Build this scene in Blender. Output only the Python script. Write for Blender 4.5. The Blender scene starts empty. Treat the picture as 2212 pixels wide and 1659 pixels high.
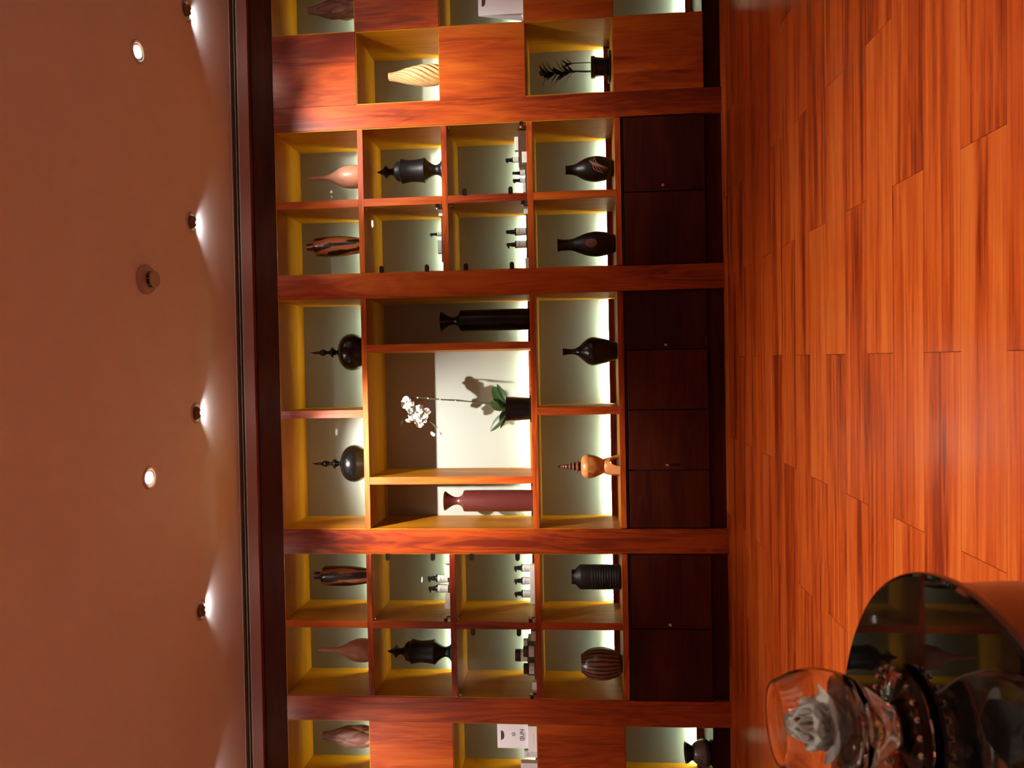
import bpy, bmesh, math, random
from mathutils import Vector, Matrix
random.seed(7)
PI = math.pi
SC = bpy.context.scene
COL = SC.collection

# ------------------------------------------------------------------ camera
def make_camera():
    cd = bpy.data.cameras.new('camera'); co = bpy.data.objects.new('camera', cd); COL.objects.link(co)
    # upright camera basis (columns: right, down, forward); the photograph was taken with the phone on its side
    right = Vector((0.99974138, 0.0140281, -0.01789923))
    down = Vector((-0.01902121, 0.08441668, -0.99624897))
    fwd = Vector((-0.01246448, 0.99633179, 0.08466168))
    m = Matrix((down, right, -fwd)).transposed().to_4x4()
    m.translation = Vector((0, -4.2, 0.8146))
    co.matrix_world = m
    cd.sensor_fit = 'HORIZONTAL'; cd.sensor_width = 36; cd.lens = 1630 / 2212 * 36
    cd.clip_start = 0.02; cd.clip_end = 60
    cd.dof.use_dof = True; cd.dof.focus_distance = 4.2; cd.dof.aperture_fstop = 9
    SC.camera = co
make_camera()

# ------------------------------------------------------------------ world, exposure
W = bpy.data.worlds.new('room_dark'); SC.world = W; W.use_nodes = True
W.node_tree.nodes['Background'].inputs[0].default_value = (1, .8, .65, 1)
W.node_tree.nodes['Background'].inputs[1].default_value = 0.0
SC.view_settings.view_transform = 'Standard'; SC.view_settings.look = 'None'
SC.view_settings.gamma = 1.0; SC.view_settings.use_curve_mapping = False
SC.view_settings.exposure = 0.0
SC.cycles.use_denoising = True
SC.cycles.max_bounces = 10; SC.cycles.diffuse_bounces = 4; SC.cycles.glossy_bounces = 4
SC.cycles.transmission_bounces = 8; SC.cycles.transparent_max_bounces = 8
SC.cycles.sample_clamp_indirect = 6.0
# light levels (used by the lamp builders below)
E_GRAZE = 2.0        # the washers' spill along the ceiling
E_WASH = 26.0          # wall-washer lamps close to the shelving
E_DOWN = 740.0         # tilted downlights that light the shelving
E_ROOM = 170.0        # added, unseen downlights over the room, to brighten the floor
E_SIDE = 75.0         # added, unseen washers along the side walls, to brighten the ceiling
L_STRIP = 500.0        # light strips behind the shelf rails
C_WARM = (1.0, 0.86, 0.70)
C_SPOT = (1.0, 0.95, 0.87)
C_WHITE = (1.0, 0.95, 0.88)
C_STRIP = (0.82, 1.0, 0.72)

# ------------------------------------------------------------------ materials
def new_mat(name):
    m = bpy.data.materials.new(name); m.use_nodes = True
    nt = m.node_tree; b = nt.nodes['Principled BSDF']
    return m, nt, b
def N(nt, t, **kw):
    n = nt.nodes.new(t)
    for k, v in kw.items(): setattr(n, k, v)
    return n
def setin(n, **kw):
    for k, v in kw.items():
        n.inputs[k.replace('_', ' ')].default_value = v
def plain(name, c, rough=.5, metal=0., coat=0., coatr=.05, spec=.5, noise=0., nscale=20.):
    m, nt, b = new_mat(name)
    b.inputs['Base Color'].default_value = (*c, 1)
    b.inputs['Roughness'].default_value = rough; b.inputs['Metallic'].default_value = metal
    b.inputs['Coat Weight'].default_value = coat; b.inputs['Coat Roughness'].default_value = coatr
    b.inputs['Specular IOR Level'].default_value = spec
    if noise:
        tc = N(nt, 'ShaderNodeTexCoord'); nz = N(nt, 'ShaderNodeTexNoise'); setin(nz, Scale=nscale, Detail=4.)
        nt.links.new(tc.outputs['Object'], nz.inputs['Vector'])
        r = N(nt, 'ShaderNodeValToRGB')
        r.color_ramp.elements[0].color = (*[v * (1 - noise) for v in c], 1)
        r.color_ramp.elements[1].color = (*[min(1, v * (1 + noise)) for v in c], 1)
        r.color_ramp.elements[0].position = .3; r.color_ramp.elements[1].position = .7
        nt.links.new(nz.outputs['Fac'], r.inputs['Fac']); nt.links.new(r.outputs['Color'], b.inputs['Base Color'])
    return m
def wood(name, dark, mid, light, axis='Z', scale=1., rough=.35, coat=.3, coatr=.08, rings=.3, fibre=.35, tint=.15, along=1., spec=.5):
    m, nt, b = new_mat(name); L = nt.links.new
    tc = N(nt, 'ShaderNodeTexCoord'); oi = N(nt, 'ShaderNodeObjectInfo')
    off = N(nt, 'ShaderNodeVectorMath', operation='SCALE'); off.inputs[0].default_value = (17, 29, 41)
    L(oi.outputs['Random'], off.inputs['Scale'])
    add = N(nt, 'ShaderNodeVectorMath', operation='ADD'); L(tc.outputs['Object'], add.inputs[0]); L(off.outputs[0], add.inputs[1])
    def mapped(across, along):
        mp = N(nt, 'ShaderNodeMapping'); s = [across * scale] * 3
        s['XYZ'.index(axis)] = along * scale
        mp.inputs['Scale'].default_value = s; L(add.outputs[0], mp.inputs['Vector']); return mp
    n1 = N(nt, 'ShaderNodeTexNoise'); setin(n1, Scale=1., Detail=3., Roughness=.55, Distortion=.6); L(mapped(7, .8 * along).outputs[0], n1.inputs['Vector'])
    ring = N(nt, 'ShaderNodeMath', operation='MULTIPLY'); ring.inputs[1].default_value = 46.; L(n1.outputs['Fac'], ring.inputs[0])
    sn = N(nt, 'ShaderNodeMath', operation='SINE'); L(ring.outputs[0], sn.inputs[0])
    n2 = N(nt, 'ShaderNodeTexNoise'); setin(n2, Scale=1., Detail=5., Roughness=.7, Distortion=.2); L(mapped(70, 2.2 * along).outputs[0], n2.inputs['Vector'])
    n3 = N(nt, 'ShaderNodeTexNoise'); setin(n3, Scale=1., Detail=2., Roughness=.5, Distortion=.8); L(mapped(3.2 if along == 1 else 9., .45 * along).outputs[0], n3.inputs['Vector'])
    # value = n3 + rings*sin + fibre*(n2-.5)
    a = N(nt, 'ShaderNodeMath', operation='MULTIPLY_ADD'); a.inputs[1].default_value = rings * .25; L(sn.outputs[0], a.inputs[0]); L(n3.outputs['Fac'], a.inputs[2])
    f = N(nt, 'ShaderNodeMath', operation='SUBTRACT'); f.inputs[1].default_value = .5; L(n2.outputs['Fac'], f.inputs[0])
    g = N(nt, 'ShaderNodeMath', operation='MULTIPLY_ADD'); g.inputs[1].default_value = fibre; L(f.outputs[0], g.inputs[0]); L(a.outputs[0], g.inputs[2])
    r = N(nt, 'ShaderNodeMath', operation='MULTIPLY_ADD'); r.inputs[1].default_value = tint; L(oi.outputs['Random'], r.inputs[0]); L(g.outputs[0], r.inputs[2])
    s2 = N(nt, 'ShaderNodeMath', operation='SUBTRACT'); s2.inputs[1].default_value = tint * .5; L(r.outputs[0], s2.inputs[0])
    cr = N(nt, 'ShaderNodeValToRGB'); e = cr.color_ramp.elements
    e[0].position = .27; e[0].color = (*dark, 1); e[1].position = .72; e[1].color = (*light, 1)
    k = e.new(.48); k.color = (*mid, 1)
    L(s2.outputs[0], cr.inputs['Fac']); L(cr.outputs['Color'], b.inputs['Base Color'])
    b.inputs['Specular IOR Level'].default_value = spec
    b.inputs['Roughness'].default_value = rough; b.inputs['Coat Weight'].default_value = coat; b.inputs['Coat Roughness'].default_value = coatr
    bp = N(nt, 'ShaderNodeBump'); setin(bp, Strength=.06, Distance=.002); L(n2.outputs['Fac'], bp.inputs['Height']); L(bp.outputs[0], b.inputs['Normal'])
    return m
def emit(name, c, s):
    m, nt, b = new_mat(name)
    b.inputs['Base Color'].default_value = (*c, 1); b.inputs['Emission Color'].default_value = (*c, 1); b.inputs['Emission Strength'].default_value = s
    return m
def glass_pane(name, tint=(.96, .98, .96)):
    m, nt, b = new_mat(name); nt.nodes.remove(b); L = nt.links.new
    out = nt.nodes['Material Output']; fr = N(nt, 'ShaderNodeFresnel'); ge = N(nt, 'ShaderNodeNewGeometry'); mr = N(nt, 'ShaderNodeMapRange'); mr.inputs['To Min'].default_value = 1.45; mr.inputs['To Max'].default_value = 1 / 1.45
    L(ge.outputs['Backfacing'], mr.inputs['Value']); L(mr.outputs[0], fr.inputs[0])
    t = N(nt, 'ShaderNodeBsdfTransparent'); t.inputs[0].default_value = (*tint, 1)
    g = N(nt, 'ShaderNodeBsdfGlossy'); g.inputs['Roughness'].default_value = .01
    mx = N(nt, 'ShaderNodeMixShader'); L(fr.outputs[0], mx.inputs[0]); L(t.outputs[0], mx.inputs[1]); L(g.outputs[0], mx.inputs[2]); L(mx.outputs[0], out.inputs[0])
    return m
def glass(name, c=(1, 1, 1), ior=1.5, rough=0.):
    m, nt, b = new_mat(name)
    b.inputs['Base Color'].default_value = (*c, 1); b.inputs['Transmission Weight'].default_value = 1; b.inputs['Roughness'].default_value = rough; b.inputs['IOR'].default_value = ior
    return m
def streaked(name, dark, light, n=5., twist=10., wob=2.2, thr=.55, rough=.3, coat=.4, zscale=6., ang=True):
    """stripes that wind round a turned body (object axis Z)"""
    m, nt, b = new_mat(name); L = nt.links.new
    tc = N(nt, 'ShaderNodeTexCoord'); sx = N(nt, 'ShaderNodeSeparateXYZ'); L(tc.outputs['Object'], sx.inputs[0])
    oi = N(nt, 'ShaderNodeObjectInfo')
    at = N(nt, 'ShaderNodeMath', operation='ARCTAN2'); L(sx.outputs['Y'], at.inputs[0]); L(sx.outputs['X'], at.inputs[1])
    an = N(nt, 'ShaderNodeMath', operation='MULTIPLY'); an.inputs[1].default_value = n; L(at.outputs[0], an.inputs[0])
    zt = N(nt, 'ShaderNodeMath', operation='MULTIPLY_ADD'); zt.inputs[1].default_value = twist; L(sx.outputs['Z'], zt.inputs[0]); L(an.outputs[0], zt.inputs[2])
    mp = N(nt, 'ShaderNodeMapping'); mp.inputs['Scale'].default_value = (zscale * 3, zscale * 3, zscale); L(tc.outputs['Object'], mp.inputs['Vector'])
    nz = N(nt, 'ShaderNodeTexNoise'); setin(nz, Scale=1., Detail=3., Roughness=.6, Distortion=.7); L(mp.outputs[0], nz.inputs['Vector'])
    w = N(nt, 'ShaderNodeMath', operation='MULTIPLY_ADD'); w.inputs[1].default_value = wob * 4; L(nz.outputs['Fac'], w.inputs[0]); L(zt.outputs[0], w.inputs[2])
    sn = N(nt, 'ShaderNodeMath', operation='SINE'); L(w.outputs[0], sn.inputs[0])
    h = N(nt, 'ShaderNodeMath', operation='MULTIPLY_ADD'); h.inputs[1].default_value = .5; h.inputs[2].default_value = .5; L(sn.outputs[0], h.inputs[0])
    cr = N(nt, 'ShaderNodeValToRGB'); e = cr.color_ramp.elements
    e[0].position = thr - .12; e[0].color = (*dark, 1); e[1].position = min(1, thr + .22); e[1].color = (*light, 1)
    L(h.outputs[0], cr.inputs[0]); L(cr.outputs[0], b.inputs['Base Color'])
    b.inputs['Roughness'].default_value = rough; b.inputs['Coat Weight'].default_value = coat; b.inputs['Coat Roughness'].default_value = .1
    return m

CH_D, CH_M, CH_L = (.13, .012, .002), (.33, .046, .004), (.48, .105, .008)
M_cherryV = wood('cherry_vertical', CH_D, CH_M, CH_L, 'Z', 1.35, .42, .28, .30, rings=.2, spec=.2)
M_cherryH = wood('cherry_horizontal', CH_D, CH_M, CH_L, 'X', 1.35, .42, .25, .25, spec=.2)
M_honeyV = wood('honey_veneer_vertical', (.25, .082, .0008), (.37, .142, .0012), (.45, .190, .002), 'Z', 1., .5, .06, .2, rings=.2, fibre=.2, tint=.05, spec=.2)
M_honeyH = wood('honey_veneer_horizontal', (.25, .082, .0008), (.37, .142, .0012), (.45, .190, .002), 'X', 1., .4, .15, .10, rings=.2, fibre=.2, tint=.05, spec=.25)
M_door = wood('door_cherry', (.022, .002, .001), (.042, .0042, .0012), (.066, .009, .002), 'X', 1., .6, .03, .25, spec=.12)
M_floor = wood('floor_laminate', (.24, .022, .003), (.60, .092, .011), (.76, .18, .030), 'X', 1., .30, .2, .12, rings=.16, fibre=1.0, tint=.10, along=.9)
M_fascia = wood('fascia_dark_cherry', (.018, .004, .002), (.035, .007, .003), (.055, .011, .004), 'X', 1., .6, .0, spec=.08)
M_dark = plain('dark_stain', (.012, .004, .003), .5)
M_black = plain('black_lacquer', (.003, .003, .003), .25, spec=.35)
M_blacksatin = plain('black_satin', (.004, .004, .005), .42, spec=.3)
M_blackmatte = plain('black_matte', (.006, .0055, .005), .5, spec=.3)
M_plaster = plain('ceiling_paint', (.80, .78, .82), .75, noise=.03, nscale=3.)
M_band = plain('cornice_paint', (.24, .085, .065), .6)
M_bead2 = plain('cornice_bead', (.36, .27, .21), .6)
M_slot = plain('slot_black', (.004, .003, .003), .6)
M_wall = plain('wall_paint', (.62, .52, .42), .8, noise=.06, nscale=2.)
M_back = plain('frosted_back_glass', (.26, .27, .24), .34, coat=.35, coatr=.03)
M_rail = M_cherryH
M_chrome = plain('chrome', (.75, .75, .75), .12, metal=1.)
M_clip = plain('bronzed_clip', (.05, .035, .03), .2, metal=.8)
M_white = plain('white_card', (.86, .84, .86), .55)
M_bag = plain('bag_paper', (.84, .80, .84), .6)
M_ink = plain('print_ink', (.07, .05, .06), .6)
M_bottle = plain('dark_bottle', (.008, .008, .010), .25)
M_pane = glass_pane('pane_glass')
M_strip = emit('light_strip', C_STRIP, L_STRIP)
M_petal = plain('orchid_petal', (.95, .94, .92), .5)
M_lip = plain('orchid_lip', (.75, .62, .15), .5)
M_leaf = plain('orchid_leaf', (.022, .055, .007), .4, noise=.3, nscale=30)
M_stem = plain('green_stem', (.03, .03, .010), .5)
M_leafdark = plain('dark_leaf', (.012, .022, .006), .5)
M_ring = plain('lamp_ring', (.55, .46, .38), .3, metal=.5)
M_hood = plain('lamp_hood', (.16, .075, .045), .6)
M_detector = plain('detector_plastic', (.42, .30, .25), .22)
M_pinkwood = plain('pale_pink_wood', (.46, .22, .14), .38, noise=.10, nscale=25)
M_leafwood = plain('grey_brown_wood', (.24, .115, .085), .5, noise=.12, nscale=40)
M_pale = plain('bleached_wood', (.56, .34, .14), .5, noise=.2, nscale=35)
M_twist = streaked('ebony_streak', (.010, .006, .004), (.42, .13, .05), 6., 20., 1.9, .45)
M_twist2 = streaked('ebony_streak_dark', (.008, .005, .004), (.26, .075, .03), 5., 6., 2.2, .70)
M_urn = streaked('urn_stripe', (.020, .009, .007), (.17, .075, .055), 22., 3., 1.6, .45, rough=.4)
M_ebony = plain('ebony_dark', (.006, .003, .002), .4, spec=.3)
M_brownvase = plain('oxblood_lacquer', (.075, .014, .012), .32, coat=.3)
M_teak = wood('teak', (.30, .09, .02), (.52, .19, .05), (.62, .26, .08), 'Z', 6., .35, .3, .12)
M_teakdark = plain('teak_dark', (.10, .025, .010), .4)
M_glaze = plain('brown_glaze', (.12, .085, .065), .28, noise=.1, nscale=20)
M_glazedark = plain('dark_glaze', (.02, .010, .008), .2)
M_riser = plain('riser_wood', (.10, .04, .022), .5)
M_glassbowl = glass('clear_glass')
M_bead = plain('crystal_bead', (.85, .85, .88), .06, metal=1.)
M_crystal = glass('crystal', ior=1.6)
M_tabletop = plain('black_glass_top', (.003, .003, .003), .03, spec=.6)
M_drum = plain('drum_lacquer', (.15, .040, .018), .35, coat=.4, coatr=.15)
M_tabledge = plain('glass_edge', (.16, .08, .05), .2)
M_lily = plain('lily_petal', (.88, .86, .83), .55)
M_lilygreen = plain('lily_green', (.10, .14, .02), .5)

# ------------------------------------------------------------------ mesh helpers
def link(o, parent=None):
    COL.objects.link(o)
    if parent is not None: o.parent = parent
    return o
def mesh_obj(name, me, mat, parent=None, loc=(0, 0, 0)):
    o = bpy.data.objects.new(name, me); link(o, parent); o.location = loc
    if mat and not me.materials: me.materials.append(mat)
    return o
def from_bm(bm, name='m', smooth=None):
    bmesh.ops.recalc_face_normals(bm, faces=bm.faces[:])
    me = bpy.data.meshes.new(name); bm.to_mesh(me); bm.free()
    if smooth:
        me.shade_smooth(); me.set_sharp_from_angle(angle=math.radians(smooth))
    return me
def box_me(x0, x1, y0, y1, z0, z1, bev=0.):
    bm = bmesh.new()
    r = bmesh.ops.create_cube(bm, size=1)
    for v in bm.verts:
        v.co = Vector((x0 + (v.co.x + .5) * (x1 - x0), y0 + (v.co.y + .5) * (y1 - y0), z0 + (v.co.z + .5) * (z1 - z0)))
    if bev: bmesh.ops.bevel(bm, geom=bm.edges[:], offset=bev, segments=1, affect='EDGES', profile=.5)
    return from_bm(bm)
def box(name, x0, x1, y0, y1, z0, z1, mat, parent=None, bev=0., loc=(0, 0, 0)):
    return mesh_obj(name, box_me(x0, x1, y0, y1, z0, z1, bev), mat, parent, loc)
def smooth_prof(p, n=4):
    out = []
    for i in range(len(p) - 1):
        p0 = p[max(i - 1, 0)]; p1 = p[i]; p2 = p[i + 1]; p3 = p[min(i + 2, len(p) - 1)]
        for k in range(n):
            t = k / n
            q = []
            for a in (0, 1):
                q.append(.5 * ((2 * p1[a]) + (-p0[a] + p2[a]) * t + (2 * p0[a] - 5 * p1[a] + 4 * p2[a] - p3[a]) * t * t + (-p0[a] + 3 * p1[a] - 3 * p2[a] + p3[a]) * t ** 3))
            out.append((max(q[0], .0003), q[1]))
    out.append(p[-1]); return out
def lathe_me(prof, seg=32, rmod=None, cap_bottom=True, cap_top=True, smooth=35):
    """prof: list of (r, z)"""
    vs, fs = [], []
    for r, z in prof:
        for k in range(seg):
            a = 2 * PI * k / seg
            rr = r * (rmod(a, z) if rmod else 1)
            vs.append((rr * math.cos(a), rr * math.sin(a), z))
    for i in range(len(prof) - 1):
        for k in range(seg):
            k2 = (k + 1) % seg
            fs.append((i * seg + k, i * seg + k2, (i + 1) * seg + k2, (i + 1) * seg + k))
    if cap_bottom: fs.append(tuple(range(seg - 1, -1, -1)))
    if cap_top: fs.append(tuple((len(prof) - 1) * seg + k for k in range(seg)))
    me = bpy.data.meshes.new('lathe'); me.from_pydata(vs, [], fs); me.update()
    if smooth: me.shade_smooth(); me.set_sharp_from_angle(angle=math.radians(smooth))
    return me
def tube_me(pts, rad, seg=8, smooth=60):
    """tube along points; rad number or list"""
    pts = [Vector(p) for p in pts]; vs, fs = [], []
    rads = rad if isinstance(rad, (list, tuple)) else [rad] * len(pts)
    prev = None
    for i, p in enumerate(pts):
        d = (pts[min(i + 1, len(pts) - 1)] - pts[max(i - 1, 0)]).normalized()
        u = d.cross(Vector((0, 0, 1))) if abs(d.z) < .95 else d.cross(Vector((1, 0, 0)))
        u.normalize()
        if prev is not None:
            u = (prev - d * prev.dot(d)); u.normalize()
        prev = u; w = d.cross(u)
        for k in range(seg):
            a = 2 * PI * k / seg
            vs.append(p + (u * math.cos(a) + w * math.sin(a)) * rads[i])
    for i in range(len(pts) - 1):
        for k in range(seg):
            k2 = (k + 1) % seg
            fs.append((i * seg + k, i * seg + k2, (i + 1) * seg + k2, (i + 1) * seg + k))
    fs.append(tuple(range(seg - 1, -1, -1))); fs.append(tuple((len(pts) - 1) * seg + k for k in range(seg)))
    me = bpy.data.meshes.new('tube'); me.from_pydata(vs, [], fs); me.update(); me.shade_smooth(); me.set_sharp_from_angle(angle=math.radians(smooth))
    return me
def empty(name, loc, label=None, cat=None, group=None, rz=0.):
    o = bpy.data.objects.new(name, None); link(o); o.location = loc; o.rotation_euler = (0, 0, rz); o.empty_display_size = .05
    if label: tag(o, label, cat, group)
    return o
def tag(o, label, cat, group=None):
    o['label'] = label; o['category'] = cat
    if group: o['group'] = group
    return o
def struct(o):
    o['kind'] = 'structure'; return o
def text_me(s, size, depth=.0004):
    cu = bpy.data.curves.new('t', 'FONT'); cu.body = s; cu.size = size; cu.align_x = 'CENTER'; cu.align_y = 'CENTER'; cu.extrude = depth
    o = bpy.data.objects.new('t', cu); COL.objects.link(o)
    dg = bpy.context.evaluated_depsgraph_get(); me = bpy.data.meshes.new_from_object(o.evaluated_get(dg))
    bpy.data.objects.remove(o)
    me.transform(Matrix.Rotation(PI / 2, 4, 'X'))
    return me

# ------------------------------------------------------------------ room shell
CEIL = 2.75; DEP = .40
XL, XR, YF = -3.3, 3.3, -6.2
fl = struct(box('floor', XL, XR, YF, .5, -.06, -.0045, M_floor))
box('underlay', -3.2, 3.2, -4.1, .1, -.0045, -.0040, M_dark, fl)
rot = math.radians(-1.02)
PW, PLN = .1722, .852
pm = {}
def plank_me(l):
    k = round(l, 4)
    if k not in pm: pm[k] = box_me(-l / 2 + .0007, l / 2 - .0007, -PW / 2 + .0005, PW / 2 - .0005, -.004, 0)
    return pm[k]
R2 = Matrix.Rotation(rot, 2)
row0 = -2.617 + .0044 * 0    # centre line of one row at X = .455
for i in range(-9, 17):
    off = 0 if i % 2 == 0 else PLN / 2
    for j in range(-5, 5):
        c = Vector((.455 + (j + .5) * PLN + off, 0)) - Vector((.455, 0))
        p = R2 @ Vector((c.x, i * PW))
        x, y = p.x + .455, p.y + row0
        if y > .13: continue
        o = mesh_obj('plank', plank_me(PLN), M_floor, fl, (x, y, 0)); o.rotation_euler = (0, 0, rot)
ce = struct(box('ceiling', XL, XR, YF, -.02, CEIL, CEIL + .06, M_plaster))
struct(box('wall_back', XL, XR, DEP + .012, DEP + .10, -.06, CEIL + .06, M_wall))
struct(box('wall_left', XL - .1, XL, YF, .5, -.06, CEIL + .06, M_wall))
struct(box('wall_right', XR, XR + .1, YF, .5, -.06, CEIL + .06, M_wall))
struct(box('wall_front', XL - .1, XR + .1, YF - .1, YF, -.06, CEIL + .06, M_wall))
# fascia above the shelving and the cornice with its two slots
struct(box('trim_1', XL, XR, .0, DEP + .01, 2.510, 2.640, M_fascia))
co = struct(box('trim_2', XL, XR, -.035, DEP + .01, 2.640, 2.700, M_band, bev=.002))
box('bead', XL, XR, -.020, .30, 2.700, 2.712, M_bead2, co)
box('slot', XL, XR, .05, .30, 2.712, 2.727, M_slot, co)
box('bead', XL, XR, -.012, .30, 2.727, 2.7305, M_bead2, co)
box('slot', XL, XR, .05, .30, 2.7305, 2.7455, M_slot, co)
box('bead', XL, XR, -.028, .30, 2.7455, 2.752, M_bead2, co)
struct(box('baseboard_back', XL, XR, .03, DEP + .01, 0, .094, M_door))

# ------------------------------------------------------------------ shelving
ZT = 2.510
S = {1: (1.994, 2.025), 2: (1.513, 1.546), 3: (1.033, 1.066), 4: (.549, .580)}
FLOORZ = {1: 2.025, 2: 1.546, 3: 1.066, 4: .580, 5: .095}
PILL = [(1.406, 1.542, 'wide cherry wood pillar between orange checkered panels and shelf bay far from table'),
        (.450, .588, 'wide cherry wood pillar between orchid bay and shelf bay far from the table'),
        (-1.003, -.866, 'wide bright orange cherry wood pillar between orchid bay and bay nearer the round table'),
        (-1.962, -1.822, 'wide cherry wood pillar beside the end column with printed paper bag')]
for x0, x1, lab in PILL:
    tag(box('wood_pillar', x0, x1, 0, DEP + .008, .0, 2.5095, M_cherryV, bev=.0015), lab, 'pillar')

def shelf_board(par, x0, x1, zz, x_off):
    b = box('shelf_board', x0 - x_off, x1 - x_off, .010, DEP - .001, zz[0], zz[1], M_honeyH, par)
    box('edge_band', x0 - x_off, x1 - x_off, 0, .0098, zz[0], zz[1], M_cherryH, b, bev=.001)
def divider(par, x0, x1, z0, z1, x_off):
    b = box('divider', x0 - x_off, x1 - x_off, .010, DEP - .001, z0, z1, M_honeyV, par)
    box('edge_band', x0 - x_off, x1 - x_off, 0, .0098, z0, z1, M_cherryV, b, bev=.001)
def cell_back(par, x0, x1, z0, z1, x_off, rail=True, rz=.034):
    """frosted back panel, rail that hides the light strip, light strip"""
    box('back_panel', x0 - x_off, x1 - x_off, DEP, DEP + .006, z0, z1, M_back, par)
    if rail:
        r = box('light_rail', x0 - x_off + .001, x1 - x_off - .001, .366, .3735, z0, z0 + rz, M_cherryH, par)
        box('light_strip', x0 - x_off + .004, x1 - x_off - .004, .3755, .3778, z0 + .018, z0 + .026, M_strip, r)
def sides(par, x0, x1, z0, z1, x_off):
    box('side_panel', x0 - x_off, x0 + .004 - x_off, .004, DEP - .001, z0, z1, M_honeyV, par)
    box('side_panel', x1 - .004 - x_off, x1 - x_off, .004, DEP - .001, z0, z1, M_honeyV, par)
clip_cache = {}
def clip_me():
    if 'c' not in clip_cache:
        bm = bmesh.new()   # rounded tab, flat side on the cabinet side (+x), lying in the XZ plane
        pts = [(.020, -.0125), (.020, .0125)]
        for k in range(9):
            a = PI / 2 + PI * k / 8
            pts.append((-.006 + .0125 * math.cos(a), .0125 * math.sin(a)))
        vf = [bm.verts.new((x, -.004, z)) for x, z in pts]; vb = [bm.verts.new((x, .004, z)) for x, z in pts]
        bm.faces.new(vf); bm.faces.new(list(reversed(vb)))
        for i in range(len(pts)): bm.faces.new((vf[i], vb[i], vb[(i + 1) % len(pts)], vf[(i + 1) % len(pts)]))
        clip_cache['c'] = from_bm(bm)
    return clip_cache['c']
def glass_door(par, x0, x1, z0, z1, x_off, hinge_side):
    """frameless glass door with two oval hinges on one side, a lock at the foot of the other and a catch at its head"""
    d = box('glass_door', x0 + .003 - x_off, x1 - .003 - x_off, .004, .009, z0 + .002, z1 - .002, M_pane, par)
    hx = (x1 if hinge_side > 0 else x0) - x_off - hinge_side * .018
    for zc in (z1 - .095, z0 + .093):
        h = mesh_obj('hinge', clip_me(), M_clip, d, (hx, -.001, zc))
        if hinge_side < 0: h.rotation_euler = (0, PI, 0)
    lx = (x0 if hinge_side > 0 else x1) - x_off
    s = hinge_side
    bm = bmesh.new()
    def addbox(a0, a1, b0, b1, c0, c1):
        r = bmesh.ops.create_cube(bm, size=1)['verts']
        for v in r: v.co = Vector((a0 + (v.co.x + .5) * (a1 - a0), b0 + (v.co.y + .5) * (b1 - b0), c0 + (v.co.z + .5) * (c1 - c0)))
    xa, xb = sorted((lx, lx + s * .030)); addbox(xa, xb, -.006, .003, z0 + .016, z0 + .036)
    xa, xb = sorted((lx + s * .024, lx + s * .031)); addbox(xa, xb, -.004, .003, z0 + .0005, z0 + .016)
    lk = mesh_obj('lock', from_bm(bm), M_clip, d)
    kn = mesh_obj('lock', lathe_me([(.008, 0), (.008, .004), (.005, .006)], 12), M_chrome, d, (lx + s * .029, -.006, z0 + .026)); kn.rotation_euler = (PI / 2, 0, 0)
    ct = mesh_obj('catch', lathe_me([(.005, 0), (.005, .004), (.003, .006)], 10), M_chrome, d, (lx + s * .014, .003, z1 - .016)); ct.rotation_euler = (PI / 2, 0, 0)

# --- two outer bays of eight cells
def eight_cell_bay(x0, x1, d0, d1, name_lab, doors):
    xo = (x0 + x1) / 2
    b = empty('display_shelf', (xo, 0, .549), name_lab, 'shelf')
    b.location.z = 0
    sides(b, x0, x1, .580, 2.5095, xo)
    for k in S:
        shelf_board(b, x0 + .004, x1 - .004, S[k], xo)
    box('soffit', x0 + .004 - xo, x1 - .004 - xo, .004, DEP - .001, 2.505, 2.5095, M_honeyH, b)
    tops = {1: 2.505, 2: 1.994, 3: 1.513, 4: 1.033}
    for r in (1, 2, 3, 4):
        divider(b, d0, d1, FLOORZ[r], tops[r], xo)
        for a0, a1 in ((x0 + .004, d0), (d1, x1 - .004)):
            cell_back(b, a0, a1, FLOORZ[r], tops[r], xo)
    for (side, r) in doors:
        # side 'a': between x0 and divider, 'c': between divider and x1
        if side == 'a': glass_door(b, x0 + .004, d0, FLOORZ[r], tops[r], xo, doors[(side, r)])
        else: glass_door(b, d1, x1 - .004, FLOORZ[r], tops[r], xo, doors[(side, r)])
    return b
eight_cell_bay(.588, 1.406, .966, 1.010, 'eight-cell lit cherry display shelving farther from the round table', {('a', 2): -1, ('a', 3): -1, ('c', 3): -1})
eight_cell_bay(-1.822, -1.003, -1.430, -1.389, 'eight-cell lit cherry display shelving nearer the round table', {('c', 2): 1, ('c', 3): 1, ('a', 3): 1})
# --- middle bay
def middle_bay():
    x0, x1 = -.866, .450; xo = (x0 + x1) / 2
    b = empty('display_shelf', (xo, 0, 0), 'middle lit cherry display shelving with the tall orchid niche', 'shelf')
    sides(b, x0, x1, .580, 2.5095, xo)
    for k in (1, 3, 4): shelf_board(b, x0 + .004, x1 - .004, S[k], xo)
    box('soffit', x0 + .004 - xo, x1 - .004 - xo, .004, DEP - .001, 2.505, 2.5095, M_honeyH, b)
    divider(b, -.229, -.184, 2.025, 2.505, xo)
    divider(b, .145, .184, 1.066, 1.994, xo); divider(b, -.611, -.569, 1.066, 1.994, xo)
    divider(b, -.230, -.186, .580, 1.033, xo)
    for a0, a1 in ((x0 + .004, -.229), (-.184, x1 - .004)): cell_back(b, a0, a1, 2.025, 2.505, xo)
    for a0, a1 in ((x0 + .004, -.611), (-.569, .145), (.184, x1 - .004)): cell_back(b, a0, a1, 1.066, 1.994, xo)
    for a0, a1 in ((x0 + .004, -.230), (-.186, x1 - .004)): cell_back(b, a0, a1, .580, 1.033, xo)
middle_bay()
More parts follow.
